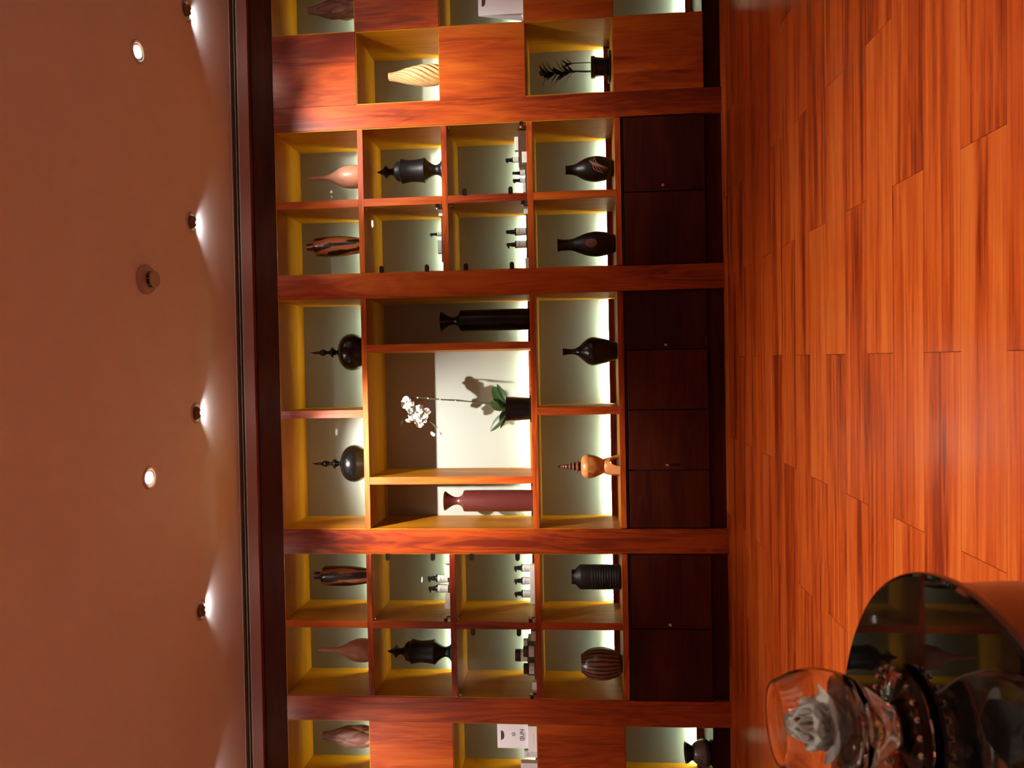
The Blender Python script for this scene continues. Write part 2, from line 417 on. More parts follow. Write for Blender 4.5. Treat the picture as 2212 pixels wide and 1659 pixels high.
# --- end columns: chequer of closed panels and open cells
ROWZ = [(2.025, 2.5095), (1.546, 2.0245), (1.066, 1.5455), (.580, 1.0655), (.095, .5795)]
def chequer(cols, lab, first_open, end):
    x_all = [c for p in cols for c in p]; xo = (min(x_all) + max(x_all)) / 2
    b = empty('chequered_shelf', (xo, 0, .0), lab, 'shelf')
    for ci, (a0, a1) in enumerate(cols):
        for r, (z0, z1) in enumerate(ROWZ):
            op = (r + ci) % 2 == (0 if first_open[0] else 1)
            if not op:
                box('front_panel', a0 - xo, a1 - xo, 0, .018, z0, z1, M_cherryV, b, bev=.0008)
            else:
                cell_back(b, a0 + .004, a1 - .004, z0 + .004, z1 - .004, xo)
                box('side_panel', a0 - xo, a0 + .004 - xo, .003, DEP - .001, z0, z1, M_honeyV, b)
                box('side_panel', a1 - .004 - xo, a1 - xo, .003, DEP - .001, z0, z1, M_honeyV, b)
                box('soffit', a0 + .004 - xo, a1 - .004 - xo, .003, DEP - .001, z1 - .004, z1, M_honeyH, b)
                box('cell_floor', a0 + .004 - xo, a1 - .004 - xo, .001, DEP - .001, z0, z0 + .004, M_honeyH if r < 4 else M_black, b)
    e0, e1 = end
    box('end_panel', e0 - xo, e1 - xo, 0, .018, .095, 2.5095, M_cherryV, b)
chequer([(1.5425, 1.9525), (1.953, 2.363)], 'chequered cherry column of closed panels and open cells beside the carved spiral vase', (False,), (2.3635, 3.295))
chequer([(-2.372, -1.9625)], 'chequered cherry column holding the printed paper bag and ceramic burner', (True,), (-3.295, -2.3725))

# --- base cabinets
def base_cabinet(x0, x1, doors, lab):
    xo = (x0 + x1) / 2
    b = empty('base_cabinet', (xo, 0, .095), lab, 'cabinet')
    box('carcass', x0 + .002 - xo, x1 - .002 - xo, .022, DEP + .005, 0, .453, M_dark, b)
    for d0, d1, knob in doors:
        d = box('door', d0 - xo, d1 - xo, .001, .020, .001, .435, M_door, b, bev=.001)
        if knob is not None:
            k = mesh_obj('knob', lathe_me([(.006, 0), (.004, .004), (.004, .012), (.009, .017), (.010, .022), (.006, .027), (.001, .028)], 14), M_chrome, d, (knob - xo, .001, .228))
            k.rotation_euler = (PI / 2, 0, 0)
base_cabinet(.588, 1.406, [(.992, 1.398, 1.018), (.592, .986, None)], 'two-door cherry base cabinet under the shelving far from the table')
base_cabinet(-.866, .450, [(.124, .440, .147), (-.206, .119, None), (-.538, -.211, -.512), (-.860, -.545, None)], 'four-door cherry base cabinet under the middle orchid shelving')
base_cabinet(-1.822, -1.003, [(-1.418, -1.008, -1.391), (-1.818, -1.424, None)], 'two-door cherry base cabinet under the shelving nearer the table')

# ------------------------------------------------------------------ ceiling fittings
def spot(parent, loc, target, energy, size, blend, rad, color, name='lamp'):
    ld = bpy.data.lights.new(name, 'SPOT'); ld.energy = energy; ld.spot_size = math.radians(size); ld.spot_blend = blend; ld.shadow_soft_size = rad; ld.color = color
    o = bpy.data.objects.new(name, ld); link(o, parent); o.location = loc
    o.rotation_euler = (Vector(target) - Vector(loc)).to_track_quat('-Z', 'Y').to_euler()
    return o
ring_me = lathe_me([(.036, .000), (.040, -.006), (.048, -.0075), (.053, -.004), (.054, 0)], 36, cap_bottom=False, cap_top=False)
cup_me = lathe_me([(.0355, -.004), (.034, .02), (.030, .035)], 28, cap_bottom=False, cap_top=False)
M_bulb = emit('lamp_lens', (1, .97, .92), 26.)
M_bulbwash = emit('washer_lens', (1, .97, .95), 14.)
M_refl = plain('lamp_reflector', (.8, .78, .74), .2, metal=.9)
def hood_me():
    # curved shield that covers the room side of the washer
    vs, fs = [], []
    n = 12
    for i, (r, z) in enumerate(((.030, -.002), (.031, -.012), (.026, -.022), (.012, -.024))):
        for k in range(n + 1):
            a = PI * 1.06 + PI * .88 * k / n
            vs.append((r * math.cos(a), r * math.sin(a) + (.010 if i == 3 else 0), z))
    for i in range(3):
        for k in range(n): fs.append((i * (n + 1) + k, i * (n + 1) + k + 1, (i + 1) * (n + 1) + k + 1, (i + 1) * (n + 1) + k))
    me = bpy.data.meshes.new('hood'); me.from_pydata(vs, [], fs); me.update(); me.shade_smooth()
    return me
HOOD = hood_me()
wash_labels = ['hooded wall-washer downlight above the chequered column far from the table', 'hooded wall-washer downlight between the far round downlight and smoke detector',
               'hooded wall-washer downlight above the orchid bay', 'hooded wall-washer downlight above the shelving nearer the table', 'hooded wall-washer downlight above the paper bag column']
for X, lab in zip((1.872, .804, -.165, -1.174, -2.18), wash_labels):
    w = empty('wall_washer', (X, -.505, CEIL), lab, 'downlight', 'hooded wall washers')
    mesh_obj('trim_ring', ring_me, M_ring, w)
    mesh_obj('reflector', lathe_me([(.0355, -.003), (.030, -.001), (.001, -.0005)], 24, cap_bottom=False), M_refl, w)
    h = mesh_obj('hood', HOOD, M_hood, w)
    so = h.modifiers.new('thick', 'SOLIDIFY'); so.thickness = .002
    mesh_obj('lens', lathe_me([(.010, -.013), (.010, -.006), (.008, -.004)], 16), M_bulbwash, w, (0, -.004, 0))
    spot(w, (0, .022, -.020), (0, .60, -.10), E_GRAZE, 130, .5, .010, C_WHITE)
    spot(w, (0, .010, -.026), (0, .56, -1.0), E_WASH, 60, 1., .012, C_SPOT)
down_labels = ['round recessed downlight near the chequered column, lens glowing white', 'round recessed downlight glowing brightest, above the orchid bay']
for X, Y, lab, e, tx, tz in ((1.481, -.945, down_labels[0], .55, -.06, -.99), (-.436, -.938, down_labels[1], 1.08, -.10, -.96), (-2.35, -.94, 'round recessed downlight above the paper bag column', .22, .0, -1.0)):
    w = empty('recessed_downlight', (X, Y, CEIL), lab, 'downlight', 'recessed downlights')
    mesh_obj('trim_ring', ring_me, M_ring, w)
    mesh_obj('reflector', lathe_me([(.037, -.004), (.030, -.0025), (.026, -.0015)], 28, cap_bottom=False, cap_top=False), M_refl, w)
    ln = mesh_obj('lens', lathe_me([(.0265, -.002), (.025, -.005), (.012, -.0075), (.001, -.008)], 28, cap_bottom=False), M_bulb, w)
    spot(w, (0, .004, -.012), (tx, .94, tz), E_DOWN * e, 56, 1., .016, C_SPOT)
for X, Y, e, lab in ((-.55, -1.98, 1.05, 'over the floor in front of the orchid bay, outside the view'), (-.50, -3.15, .58, 'above the drum table, outside the view'), (1.48, -2.95, .30, 'over the floor away from the drum table, outside the view'), (-2.2, -2.6, .5, 'between drum table and side wall, outside the view'), (-2.5, -4.9, .5, 'behind the drum table, outside the view'), (2.5, -4.9, .5, 'in the far rear corner, outside the view')):
    w = empty('recessed_downlight', (X, Y, CEIL), 'round recessed downlight ' + lab, 'downlight', 'downlights over the room')  # lamps added out of view to light the floor
    mesh_obj('trim_ring', ring_me, M_ring, w)
    mesh_obj('lens', lathe_me([(.036, -.004), (.034, -.0055), (.001, -.006)], 28, cap_bottom=False), M_bulb, w)
    spot(w, (0, 0, -.012), (0, 0, -2), E_ROOM * e, 78, .7, .03, C_WARM)
for sx in (-1, 1):  # washers added out of view; bounce off the side walls lifts the ceiling
    for Y in (-1.9, -3.0, -4.1):
        w = empty('wall_washer', (sx * 2.85, Y, CEIL), 'hooded wall-washer %s along the side wall %s the table, outside the view' % ({-1.9: 'nearest the shelving', -3.0: 'halfway', -4.1: 'farthest from the shelving'}[Y], 'beside' if sx < 0 else 'opposite'), 'downlight', 'side wall washers')
        w.rotation_euler = (0, 0, -sx * PI / 2)
        mesh_obj('trim_ring', ring_me, M_ring, w); mesh_obj('hood', HOOD, M_hood, w).modifiers.new('thick', 'SOLIDIFY').thickness = .002
        spot(w, (0, .010, -.026), (0, .50, -.30), E_SIDE, 90, .9, .012, C_WHITE)
# smoke detector
w = empty('smoke_detector', (.461, -.935, CEIL), 'round domed smoke detector on the ceiling', 'smoke detector'); w.scale = (1.05, 1.05, 1.35)
mesh_obj('base', lathe_me([(.062, 0), (.064, -.006), (.062, -.012), (.056, -.017), (.040, -.020), (.036, -.020)], 36, cap_bottom=False), M_detector, w)
mesh_obj('vent_ring', lathe_me([(.034, -.019), (.033, -.032), (.030, -.034)], 32), M_slot, w)
for k in range(8):
    a = 2 * PI * k / 8
    f = box('fin', .0325, .0355, -.002, .002, -.034, -.019, M_detector, w); f.rotation_euler = (0, 0, a)
mesh_obj('cap', lathe_me(smooth_prof([(.036, -.033), (.035, -.038), (.025, -.043), (.001, -.045)], 3), 28), M_detector, w)

# ------------------------------------------------------------------ turned and carved vases
def vase(name, x, y, row, prof, mat, lab, cat='vase', seg=40, smooth_n=5, rmod=None, group=None, mouth=None, sharp=35, rz=0.):
    p = smooth_prof(prof, smooth_n) if smooth_n else prof
    if mouth:   # open mouth with a rim and an inner wall
        r, z = p[-1]; p = p + [(r * .86, z), (r * .74, z - mouth), (r * .5, z - mouth * 1.5)]
    o = mesh_obj(name, lathe_me(p, seg, rmod, smooth=sharp), mat, None, (x, y, FLOORZ[row] + (.0042 if name.endswith('_c') else 0)))
    o.name = name.replace('_c', ''); o.rotation_euler = (0, 0, rz)
    return tag(o, lab, cat, group)
GOURD = [(.030, 0), (.050, .012), (.066, .055), (.069, .092), (.0655, .126), (.0535, .163), (.036, .193), (.0215, .225), (.0145, .258), (.0115, .305), (.0100, .345), (.0098, .358)]
vase('gourd_vase', 1.191, .2, 1, GOURD, M_pinkwood, 'pale pink long-necked gourd vase on top shelf far from table', mouth=.02)
vase('gourd_vase', -1.631, .2, 1, GOURD, M_pinkwood, 'pale pink long-necked gourd vase on top shelf near the paper bag column', mouth=.02)
FIN = [(.0594, 0), (.0594, .022), (.056, .030), (.0376, .044), (.0296, .060), (.0305, .076), (.044, .100), (.0565, .114), (.0725, .1285)]
FIN2 = [(.0725, .1295), (.066, .165), (.0626, .205), (.0645, .235), (.0715, .268)]
FIN3 = [(.0600, .278), (.0595, .290), (.053, .2905), (.052, .302), (.0465, .304)]
FIN4 = [(.0465, .305), (.0273, .319), (.0180, .336), (.0238, .352), (.0380, .364), (.0246, .377), (.0137, .392), (.0008, .420)]
def finial_urn(x, lab):
    u = empty('finial_urn', (x, .2, FLOORZ[2]), lab, 'urn')
    body = smooth_prof(FIN[2:], 4); p = FIN[:2] + body + smooth_prof(FIN2, 4) + FIN3[:1]
    mesh_obj('body', lathe_me(p, 40, smooth=30), M_blacksatin, u)
    mesh_obj('lid', lathe_me(FIN3 + smooth_prof(FIN4, 4), 40, smooth=30), M_blacksatin, u)
finial_urn(1.211, 'black spool-shaped urn with pointed finial lid, far from the table')
finial_urn(-1.635, 'black spool-shaped urn with pointed finial lid, nearer the table')
TW = [(.030, 0), (.040, .03), (.0455, .06), (.052, .098), (.0592, .165), (.0603, .235), (.0572, .305), (.050, .322)]
def twist_vase(x, mat, lab):
    v = empty('streaked_vase', (x, .2, FLOORZ[1]), lab, 'vase')
    p = smooth_prof(TW, 4) + [(.031, .331), (.0236, .334)]
    mesh_obj('body', lathe_me(p, 40, lambda a, z: 1 + .012 * math.sin(3 * a + 22 * z)), mat, v)
    mesh_obj('neck', lathe_me([(.0236, .333), (.0240, .352), (.0236, .372), (.0195, .373), (.018, .355)], 28), mat, v)
twist_vase(.783, M_twist, 'orange and black streaked bottle vase with short neck on top shelf')
twist_vase(-1.185, M_twist2, 'dark ebony bottle vase with faint orange streaks on top shelf')
SPH = [(.040, 0), (.062, .016), (.085, .050), (.1035, .084), (.1095, .117), (.100, .151), (.072, .178), (.030, .195)]
SPH2 = [(.030, .196), (.0135, .204), (.0125, .210), (.0215, .219), (.0321, .232), (.0205, .247), (.0095, .254), (.0112, .260), (.0089, .266), (.0150, .278), (.0191, .292), (.0160, .304), (.0089, .318), (.0078, .338), (.0010, .372)]
def globe_jar(x, lab):
    g = empty('globe_jar', (x, .2, FLOORZ[1]), lab, 'jar')
    mesh_obj('body', lathe_me(smooth_prof(SPH, 5), 48, smooth=50), M_black, g)
    mesh_obj('finial', lathe_me(smooth_prof(SPH2, 4), 28, smooth=50), M_black, g)
globe_jar(.152, 'black globe jar with turned finial, top middle shelf farther from table')
globe_jar(-.512, 'black globe jar with turned finial, top middle shelf nearer the table')
TALL = [(.0629, 0), (.0629, .20), (.0622, .405), (.0610, .418)]
TALL2 = [(.0600, .419), (.0475, .4245), (.0300, .438), (.0222, .457), (.0260, .482), (.0405, .508), (.0560, .530), (.0560, .534)]
def tall_vase(x, mat, lab):
    g = empty('tall_vase', (x, .2, FLOORZ[3]), lab, 'vase')
    mesh_obj('body', lathe_me(TALL, 40, smooth=30), mat, g)
    mesh_obj('neck', lathe_me(smooth_prof(TALL2, 4) + [(.049, .533), (.030, .505)], 36, smooth=50), mat, g)
tall_vase(-.739, M_brownvase, 'tall oxblood cylinder vase with flared neck in narrow niche')
tall_vase(.322, M_black, 'tall black cylinder vase with flared neck in narrow niche')
# bottom shelf
F1 = [(.040, 0), (.050, .012), (.062, .036), (.070, .073), (.0712, .111), (.0622, .158), (.046, .191), (.0338, .213), (.0262, .245), (.0255, .273)]
v = vase('painted_vase', 1.164, .15, 4, F1, M_ebony, 'dark bottle vase painted with pink feathery swirl on bottom shelf', mouth=.03)
# the painted swirl: thin curls of paint laid on the front of the body
M_paint = plain('pink_paint', (.30, .12, .09), .5)
def surf_pt(prof, z, ang, lift=.0006):
    for i in range(len(prof) - 1):
        (r0, z0), (r1, z1) = prof[i], prof[i + 1]
        if z0 <= z <= z1:
            r = r0 + (r1 - r0) * (z - z0) / (z1 - z0 + 1e-9); break
    else: r = prof[-1][0]
    r += lift
    return (r * math.cos(ang), r * math.sin(ang), z)
sp = smooth_prof(F1, 5)
for k in range(7):
    pts = []
    for t in range(9):
        u = t / 8
        z = .060 + .075 * math.sin(u * PI * .62) - k * .003 + .010 * math.sin(u * 7 + k)
        a = -PI / 2 - .62 + u * 1.15 + k * .075
        pts.append(surf_pt(sp, max(.02, z), a))
    mesh_obj('swirl_stroke', tube_me(pts, [.0004 + .0016 * math.sin(PI * min(1, .08 + t / 8)) for t in range(9)], 5), M_paint, v)
F2 = [(.045, 0), (.052, .008), (.0615, .038), (.0675, .072), (.0705, .114), (.0615, .166), (.0468, .206), (.0345, .239), (.0310, .272), (.0325, .305), (.0370, .326)]
v = vase('oval_vase', .730, .11, 4, F2, M_ebony, 'dark vase with flared neck and a brown oval patch on bottom shelf', mouth=.03)
sp2 = smooth_prof(F2, 5)
ov = []; fsx = []
nr, na = 5, 28
ov.append(surf_pt(sp2, .138, -PI / 2 - .05, .0008))
for i in range(1, nr + 1):
    for k in range(na):
        t = 2 * PI * k / na
        ov.append(surf_pt(sp2, .138 + .034 * i / nr * math.cos(t), -PI / 2 - .05 + .36 * i / nr * math.sin(t), .0008))
for k in range(na): fsx.append((0, 1 + k, 1 + (k + 1) % na))
for i in range(nr - 1):
    for k in range(na): fsx.append((1 + i * na + k, 1 + (i + 1) * na + k, 1 + (i + 1) * na + (k + 1) % na, 1 + i * na + (k + 1) % na))
me = bpy.data.meshes.new('oval'); me.from_pydata(ov, [], fsx); me.update(); me.shade_smooth()
mesh_obj('oval_patch', me, plain('oval_brown', (.10, .032, .022), .35), v)
G1 = [(.044, 0), (.050, .008), (.0601, .039), (.0701, .071), (.0768, .104), (.0815, .137), (.0735, .164), (.0534, .190), (.0285, .217), (.0165, .243), (.0156, .276), (.0214, .306)]
vase('bud_vase', .124, .11, 4, G1, M_black, 'glossy black shouldered bottle vase with thin neck on bottom middle shelf', mouth=.02)
# ribbed black cylinder
RC = [(.060, 0), (.069, .004)]
z = .010
while z < .165:
    RC += [(.0695, z), (.0705, z + .003), (.0705, z + .009), (.0690, z + .0115)]; z += .0145
RC += [(.0698, .18), (.0698, .225), (.066, .236), (.0425, .259), (.0408, .262), (.0408, .280), (.033, .280), (.031, .25)]
vase('ribbed_vase', -1.167, .13, 4, RC, M_blackmatte, 'matte black ribbed cylinder vase with stepped shoulder on bottom shelf', smooth_n=0, seg=44)
U = [(.045, 0), (.055, .010), (.070, .032), (.0859, .076), (.0905, .121), (.0855, .165), (.0735, .198), (.056, .222), (.050, .234)]
vase('fluted_urn', -1.666, .13, 4, U, M_urn, 'round fluted brown and black striped urn on bottom shelf', 'urn', seg=120, rmod=lambda a, z: 1 + .018 * (abs(math.sin(11 * a + 2.0 * z)) - .5), mouth=.03, sharp=80)
# carved leaf vases
LF = [(.034, 0), (.048, .035), (.053, .075), (.0585, .125), (.056, .175), (.0455, .235), (.033, .280), (.0255, .315), (.0235, .345)]
def leaf_carve(a, z):
    # overlapping lozenge leaves on a twisted lattice
    u = (a + z * 3.0) / (2 * PI) * 4; v = z / .20
    tri = lambda t: 1 - 2 * abs(t - math.floor(t) - .5)
    b = min(tri(u + v), tri(u - v))
    return .93 + .26 * b ** .7 * (1 if z < .28 else max(0., (.345 - z) / .065))
vase('carved_leaf_vase', -2.150, .2, 1, LF, M_leafwood, 'grey brown vase carved with overlapping leaves above the paper bag', seg=96, smooth_n=8, rmod=leaf_carve, mouth=.03, sharp=50, rz=.5)
vase('carved_leaf_vase', 2.185, .2, 1, [(r * .95, z * .97) for r, z in LF], M_leafwood, 'grey brown vase carved with overlapping leaves, far end top cell', seg=96, smooth_n=8, rmod=leaf_carve, mouth=.03, sharp=50, rz=1.3)
SPV = [(.036, 0), (.052, .028), (.058, .060), (.0605, .100), (.0595, .130), (.054, .170), (.044, .228), (.033, .270), (.0262, .300), (.0232, .337)]
vase('spiral_vase', 1.768, .2, 2, SPV, M_pale, 'bleached wood vase carved with deep spiral flutes', seg=120, smooth_n=8, rmod=lambda a, z: 1.04 - .26 * (1 - abs(math.sin(5.5 * a - 62 * z))) ** 1.6 * (1 if z < .31 else .5), mouth=.03, sharp=80)
# pagoda-lidded jar on a footed stand
pj = empty('pagoda_jar', (-.526, .075, FLOORZ[4]), 'teak jar with tiered spire lid on an arched three-legged stand', 'jar')
mesh_obj('jar_body', lathe_me(smooth_prof([(.039, .086), (.041, .092), (.0529, .117), (.0629, .143), (.0682, .1755)], 4), 40), M_teak, pj)
mesh_obj('lid', lathe_me(smooth_prof([(.0682, .1765), (.0668, .187), (.0605, .200), (.047, .211), (.0265, .216)], 4), 40), M_teak, pj)
mesh_obj('spire', lathe_me([(.0265, .216), (.0255, .228), (.0371, .233), (.036, .236), (.0185, .250), (.0298, .255), (.029, .258), (.0146, .270), (.0218, .275), (.021, .278), (.0106, .288), (.0159, .293), (.0155, .296), (.0093, .307), (.0132, .312), (.0105, .316), (.0100, .328), (.0010, .348)], 32, smooth=30), M_teakdark, pj)
vs, fs = [], []
n, mrow = 72, 8
for k in range(n):
    a = 2 * PI * k / n
    ph = ((a + PI / 2 + .28) % (2 * PI / 3)) - PI / 3
    zl = .056 * math.sqrt(max(0, 1 - (ph / .66) ** 2))
    for i in range(mrow + 1):
        z = zl + (.0858 - zl) * i / mrow
        r = .043 + .024 * (1 - z / .082) if z < .078 else .043 - .004 * (z - .078) / .008
        vs.append((r * math.cos(a), r * math.sin(a), z))
for k in range(n):
    for i in range(mrow):
        k2 = (k + 1) % n
        fs.append((k * (mrow + 1) + i, k2 * (mrow + 1) + i, k2 * (mrow + 1) + i + 1, k * (mrow + 1) + i + 1))
me = bpy.data.meshes.new('stand'); me.from_pydata(vs, [], fs); me.update()
so = mesh_obj('stand', me, M_teak, pj).modifiers.new('thick', 'SOLIDIFY'); so.thickness = .014; so.offset = -1
# ceramic oil burner in the lowest open cell
bn = empty('oil_burner', (-2.163, .12, FLOORZ[5] + .0042), 'brown glazed hourglass oil burner with cut leaf pattern', 'oil burner')
BN = [(.050, 0), (.066, .006), (.0745, .026), (.0735, .042), (.066, .062), (.052, .084), (.042, .094)]
mesh_obj('body', lathe_me(smooth_prof(BN, 5), 40, smooth=50), M_glaze, bn)
mesh_obj('dish', lathe_me(smooth_prof([(.042, .0942), (.040, .099), (.046, .112), (.053, .122), (.0555, .128), (.060, .136)], 4) + [(.056, .136), (.045, .120), (.02, .112)], 40, smooth=50), M_glazedark, bn)
spb = smooth_prof(BN, 5)
for (z0, a0, z1, a1, w) in [(.075, .05, .030, -.42, .0016)] + [(.082 - i * .010, .20 - i * .02, .076 - i * .010, .16 - i * .02, .0020) for i in range(4)] + [(.078 - i * .009, -.10 - i * .10, .074 - i * .009, -.16 - i * .10, .0020) for i in range(5)] + [(.070 - i * .010, -.35 - i * .06, .064 - i * .010, -.42 - i * .06, .0018) for i in range(3)]:
    pts = [surf_pt(spb, z0 + (z1 - z0) * t / 5, -PI / 2 + a0 + (a1 - a0) * t / 5, .0002) for t in range(6)]
    mesh_obj('leaf_cut', tube_me(pts, [w * .5, w, w, w, w, w * .4], 6), M_slot, bn)

# ------------------------------------------------------------------ orchid
def leaf_me(L, Wd, droop, cup=.25, nu=10, nv=4, thick=.0016, tip=1.):
    """leaf along +X from the origin, rising then drooping"""
    bm = bmesh.new(); grid = []
    for i in range(nu + 1):
        u = i / nu
        w = Wd * (math.sin(PI * min(1, u * .93 + .07)) ** .75) * (1 if u < .97 else .45 * tip)
        rowv = []
        for j in range(-nv, nv + 1):
            v = j / nv
            rowv.append(bm.verts.new((L * u, w * v * .5, droop * u * u * L + cup * w * v * v * .5)))
        grid.append(rowv)
    for i in range(nu):
        for j in range(2 * nv): bm.faces.new((grid[i][j], grid[i + 1][j], grid[i + 1][j + 1], grid[i][j + 1]))
    r = bmesh.ops.solidify(bm, geom=bm.faces[:], thickness=thick)
    return from_bm(bm, smooth=50)
OX, OY, OZ = -.196, .10, FLOORZ[3]
oc = empty('orchid', (OX, OY, OZ), 'white phalaenopsis orchid in a black pot in the bright middle niche', 'orchid')
mesh_obj('saucer', lathe_me([(.060, 0), (.078, .003), (.081, .012), (.078, .0125), (.070, .006), (.001, .0055)], 40), M_black, oc)
mesh_obj('pot', lathe_me([(.062, .006), (.0655, .030), (.0715, .143), (.073, .147), (.069, .147), (.066, .132), (.001, .130)], 44), M_black, oc)
mesh_obj('moss', lathe_me([(.066, .131), (.055, .138), (.03, .143), (.001, .145)], 24, lambda a, z: 1 + .04 * math.sin(7 * a)), plain('potting_moss', (.35, .27, .24), .9, noise=.5, nscale=120), oc)
for (az, el, L, Wd, dr, rl) in ((.35, .80, .165, .082, -.30, 1.1), (.05, .42, .140, .040, .15, 1.2), (.9, 1.15, .140, .085, -.25, .8), (2.95, .85, .165, .056, -.15, -1.0), (3.3, .32, .105, .03, .2, .4), (-1.0, .9, .10, .05, -.4, 0.), (-2.2, .8, .10, .045, -.4, .2)):
    lf = mesh_obj('leaf', leaf_me(L, Wd, dr), M_leaf, oc, (.02 * math.cos(az), .02 * math.sin(az), .136))
    lf.rotation_mode = 'QUATERNION'
    lf.rotation_quaternion = (Matrix.Rotation(az, 4, 'Z') @ Matrix.Rotation(-el, 4, 'Y') @ Matrix.Rotation(rl, 4, 'X')).to_quaternion()
stem_w = [(-.190, 1.200), (-.163, 1.310), (-.158, 1.369), (-.140, 1.495), (-.135, 1.592), (-.125, 1.677), (-.121, 1.728), (-.124, 1.755), (-.142, 1.776), (-.176, 1.766), (-.210, 1.732), (-.234, 1.696), (-.258, 1.658), (-.296, 1.606)]
pts = [(x - OX, -.012 - .02 * (i > 6) * (i - 6) / 7, z - OZ) for i, (x, z) in enumerate(stem_w)]
mesh_obj('stem', tube_me(pts, [.0034] * 6 + [.0028] * 4 + [.002] * 4, 8), M_stem, oc)
mesh_obj('stake', tube_me([(.004, -.008, .13), (.040, -.008, .30), (.058, -.010, .52), (.066, -.010, .61)], .0022, 6), M_stem, oc)
for (x, z) in ((.052, .44), (.062, .53), (.069, .60), (.073, .66)):
    mesh_obj('clip', lathe_me([(.005, -.003), (.0055, 0), (.005, .003)], 10), plain('stem_node', (.45, .42, .22), .5), oc, (x, -.011, z))
def petal_me(L, Wd, cup):
    bm = bmesh.new(); g = []
    nu, nv = 6, 3
    for i in range(nu + 1):
        u = i / nu; w = Wd * (.18 + .82 * math.sin(PI * min(1, .06 + u * .9)) ** .6) * (1 - .35 * (u > .95))
        g.append([bm.verts.new((w * .5 * j / nv, -cup * L * (u * u) + .10 * w * (j / nv) ** 2, L * u)) for j in range(-nv, nv + 1)])
    for i in range(nu):
        for j in range(2 * nv): bm.faces.new((g[i][j], g[i][j + 1], g[i + 1][j + 1], g[i + 1][j]))
    bmesh.ops.solidify(bm, geom=bm.faces[:], thickness=.0008)
    return from_bm(bm, smooth=60)
PET_S = petal_me(.026, .019, .05); PET_B = petal_me(.029, .032, -.03)
LIP = lathe_me(smooth_prof([(.001, 0), (.005, .004), (.0045, .009), (.002, .013)], 3), 12)
def flower(parent, loc, sc, tilt, turn, roll):
    f = bpy.data.objects.new('flower', LIP.copy()); f.data.materials.append(M_lip); link(f, parent); f.location = loc
    f.rotation_mode = 'QUATERNION'
    f.rotation_quaternion = (Matrix.Rotation(turn, 4, 'Z') @ Matrix.Rotation(tilt, 4, 'X') @ Matrix.Rotation(roll, 4, 'Y') @ Matrix.Rotation(PI / 2, 4, 'X')).to_quaternion()
    f.scale = (sc,) * 3
    for k, (ang, me) in enumerate(((0, PET_S), (2.2, PET_S), (-2.2, PET_S), (1.25, PET_B), (-1.25, PET_B))):
        p = mesh_obj('petal', me, M_petal, f)
        # flower local frame: lip axis is Z (towards viewer); petals lie in the local XY plane
        p.rotation_mode = 'QUATERNION'
        p.rotation_quaternion = (Matrix.Rotation(ang, 4, 'Z') @ Matrix.Rotation(-PI / 2, 4, 'X') @ Matrix.Rotation(PI, 4, 'Z')).to_quaternion()
        p.location = (0, 0, .001 if k > 2 else 0)
fl_w = [(-.149, 1.787, 1.0, .1, .25, .2), (-.177, 1.757, 1.05, .15, .1, -.3), (-.205, 1.724, 1.08, .1, -.1, .3), (-.236, 1.692, 1.05, .1, .15, .1), (-.190, 1.703, .95, .2, .6, -.4), (-.214, 1.668, .95, .25, .4, .5), (-.229, 1.752, .9, .1, -.7, .2), (-.262, 1.712, .95, .15, -.5, -.2), (-.250, 1.770, .6, .0, -1.0, 0), (-.331, 1.634, .62, .5, -.9, .3)]
for i, (x, z, sc, ti, tu, ro) in enumerate(fl_w):
    flower(oc, (x - OX, -.040 - .012 * (i % 3), z - OZ), sc * 1.28, ti * -1, tu, ro)
mesh_obj('bud', lathe_me(smooth_prof([(.001, 0), (.008, .008), (.009, .016), (.001, .028)], 3), 12), plain('bud_pink', (.72, .60, .60), .5), oc, (-.318 - OX, -.04, 1.600 - OZ)).rotation_euler = (0, -1.9, 0)
mesh_obj('bud_stalk', tube_me([(-.272 - OX, -.030, 1.640 - OZ), (-.296 - OX, -.036, 1.622 - OZ), (-.312 - OX, -.038, 1.626 - OZ), (-.326 - OX, -.040, 1.634 - OZ)], .0016, 6), M_stem, oc)

# dark pot plant in the chequered column
pp = empty('potted_plant', (1.762, .2, FLOORZ[4] + .0042), 'dark leafy pot plant silhouetted in a chequered cell', 'plant')
mesh_obj('saucer', lathe_me([(.070, 0), (.090, .004), (.093, .014), (.090, .014), (.08, .006), (.001, .006)], 36), M_black, pp)
mesh_obj('pot', lathe_me([(.046, .006), (.0478, .02), (.0547, .088), (.0605, .092), (.0615, .112), (.056, .112), (.052, .095), (.001, .095)], 36), M_black, pp)
mesh_obj('pebbles', lathe_me([(.053, .096), (.04, .106), (.02, .108), (.001, .110)], 20, lambda a, z: 1 + .06 * math.sin(9 * a)), plain('pale_pebbles', (.4, .37, .33), .6, noise=.6, nscale=150), pp)
for pts in ([(-.022, 0, .10), (-.021, 0, .15), (-.018, -.003, .20), (-.02, -.004, .25), (-.024, 0, .32), (-.02, 0, .38)], [(.028, 0, .10), (.030, 0, .15), (.030, 0, .205), (.026, 0, .24)]):
    mesh_obj('stem', tube_me(pts, [.006, .0055, .005, .0045, .004, .002][:len(pts)] if pts[0][0] < 0 else .0028, 8), M_leafdark, pp)
random.seed(3)
for k in range(17):
    z = .205 + .165 * (k / 16); az = k * 2.4 + .4
    lf = mesh_obj('leaf', leaf_me(.075 + .02 * random.random(), .030, -.35, nu=6, nv=2, thick=.001), M_leafdark, pp, (-.022, 0, z)); lf.rotation_mode = 'QUATERNION'
    lf.rotation_quaternion = (Matrix.Rotation(az, 4, 'Z') @ Matrix.Rotation(-1.05 + .2 * random.random(), 4, 'Y')).to_quaternion()
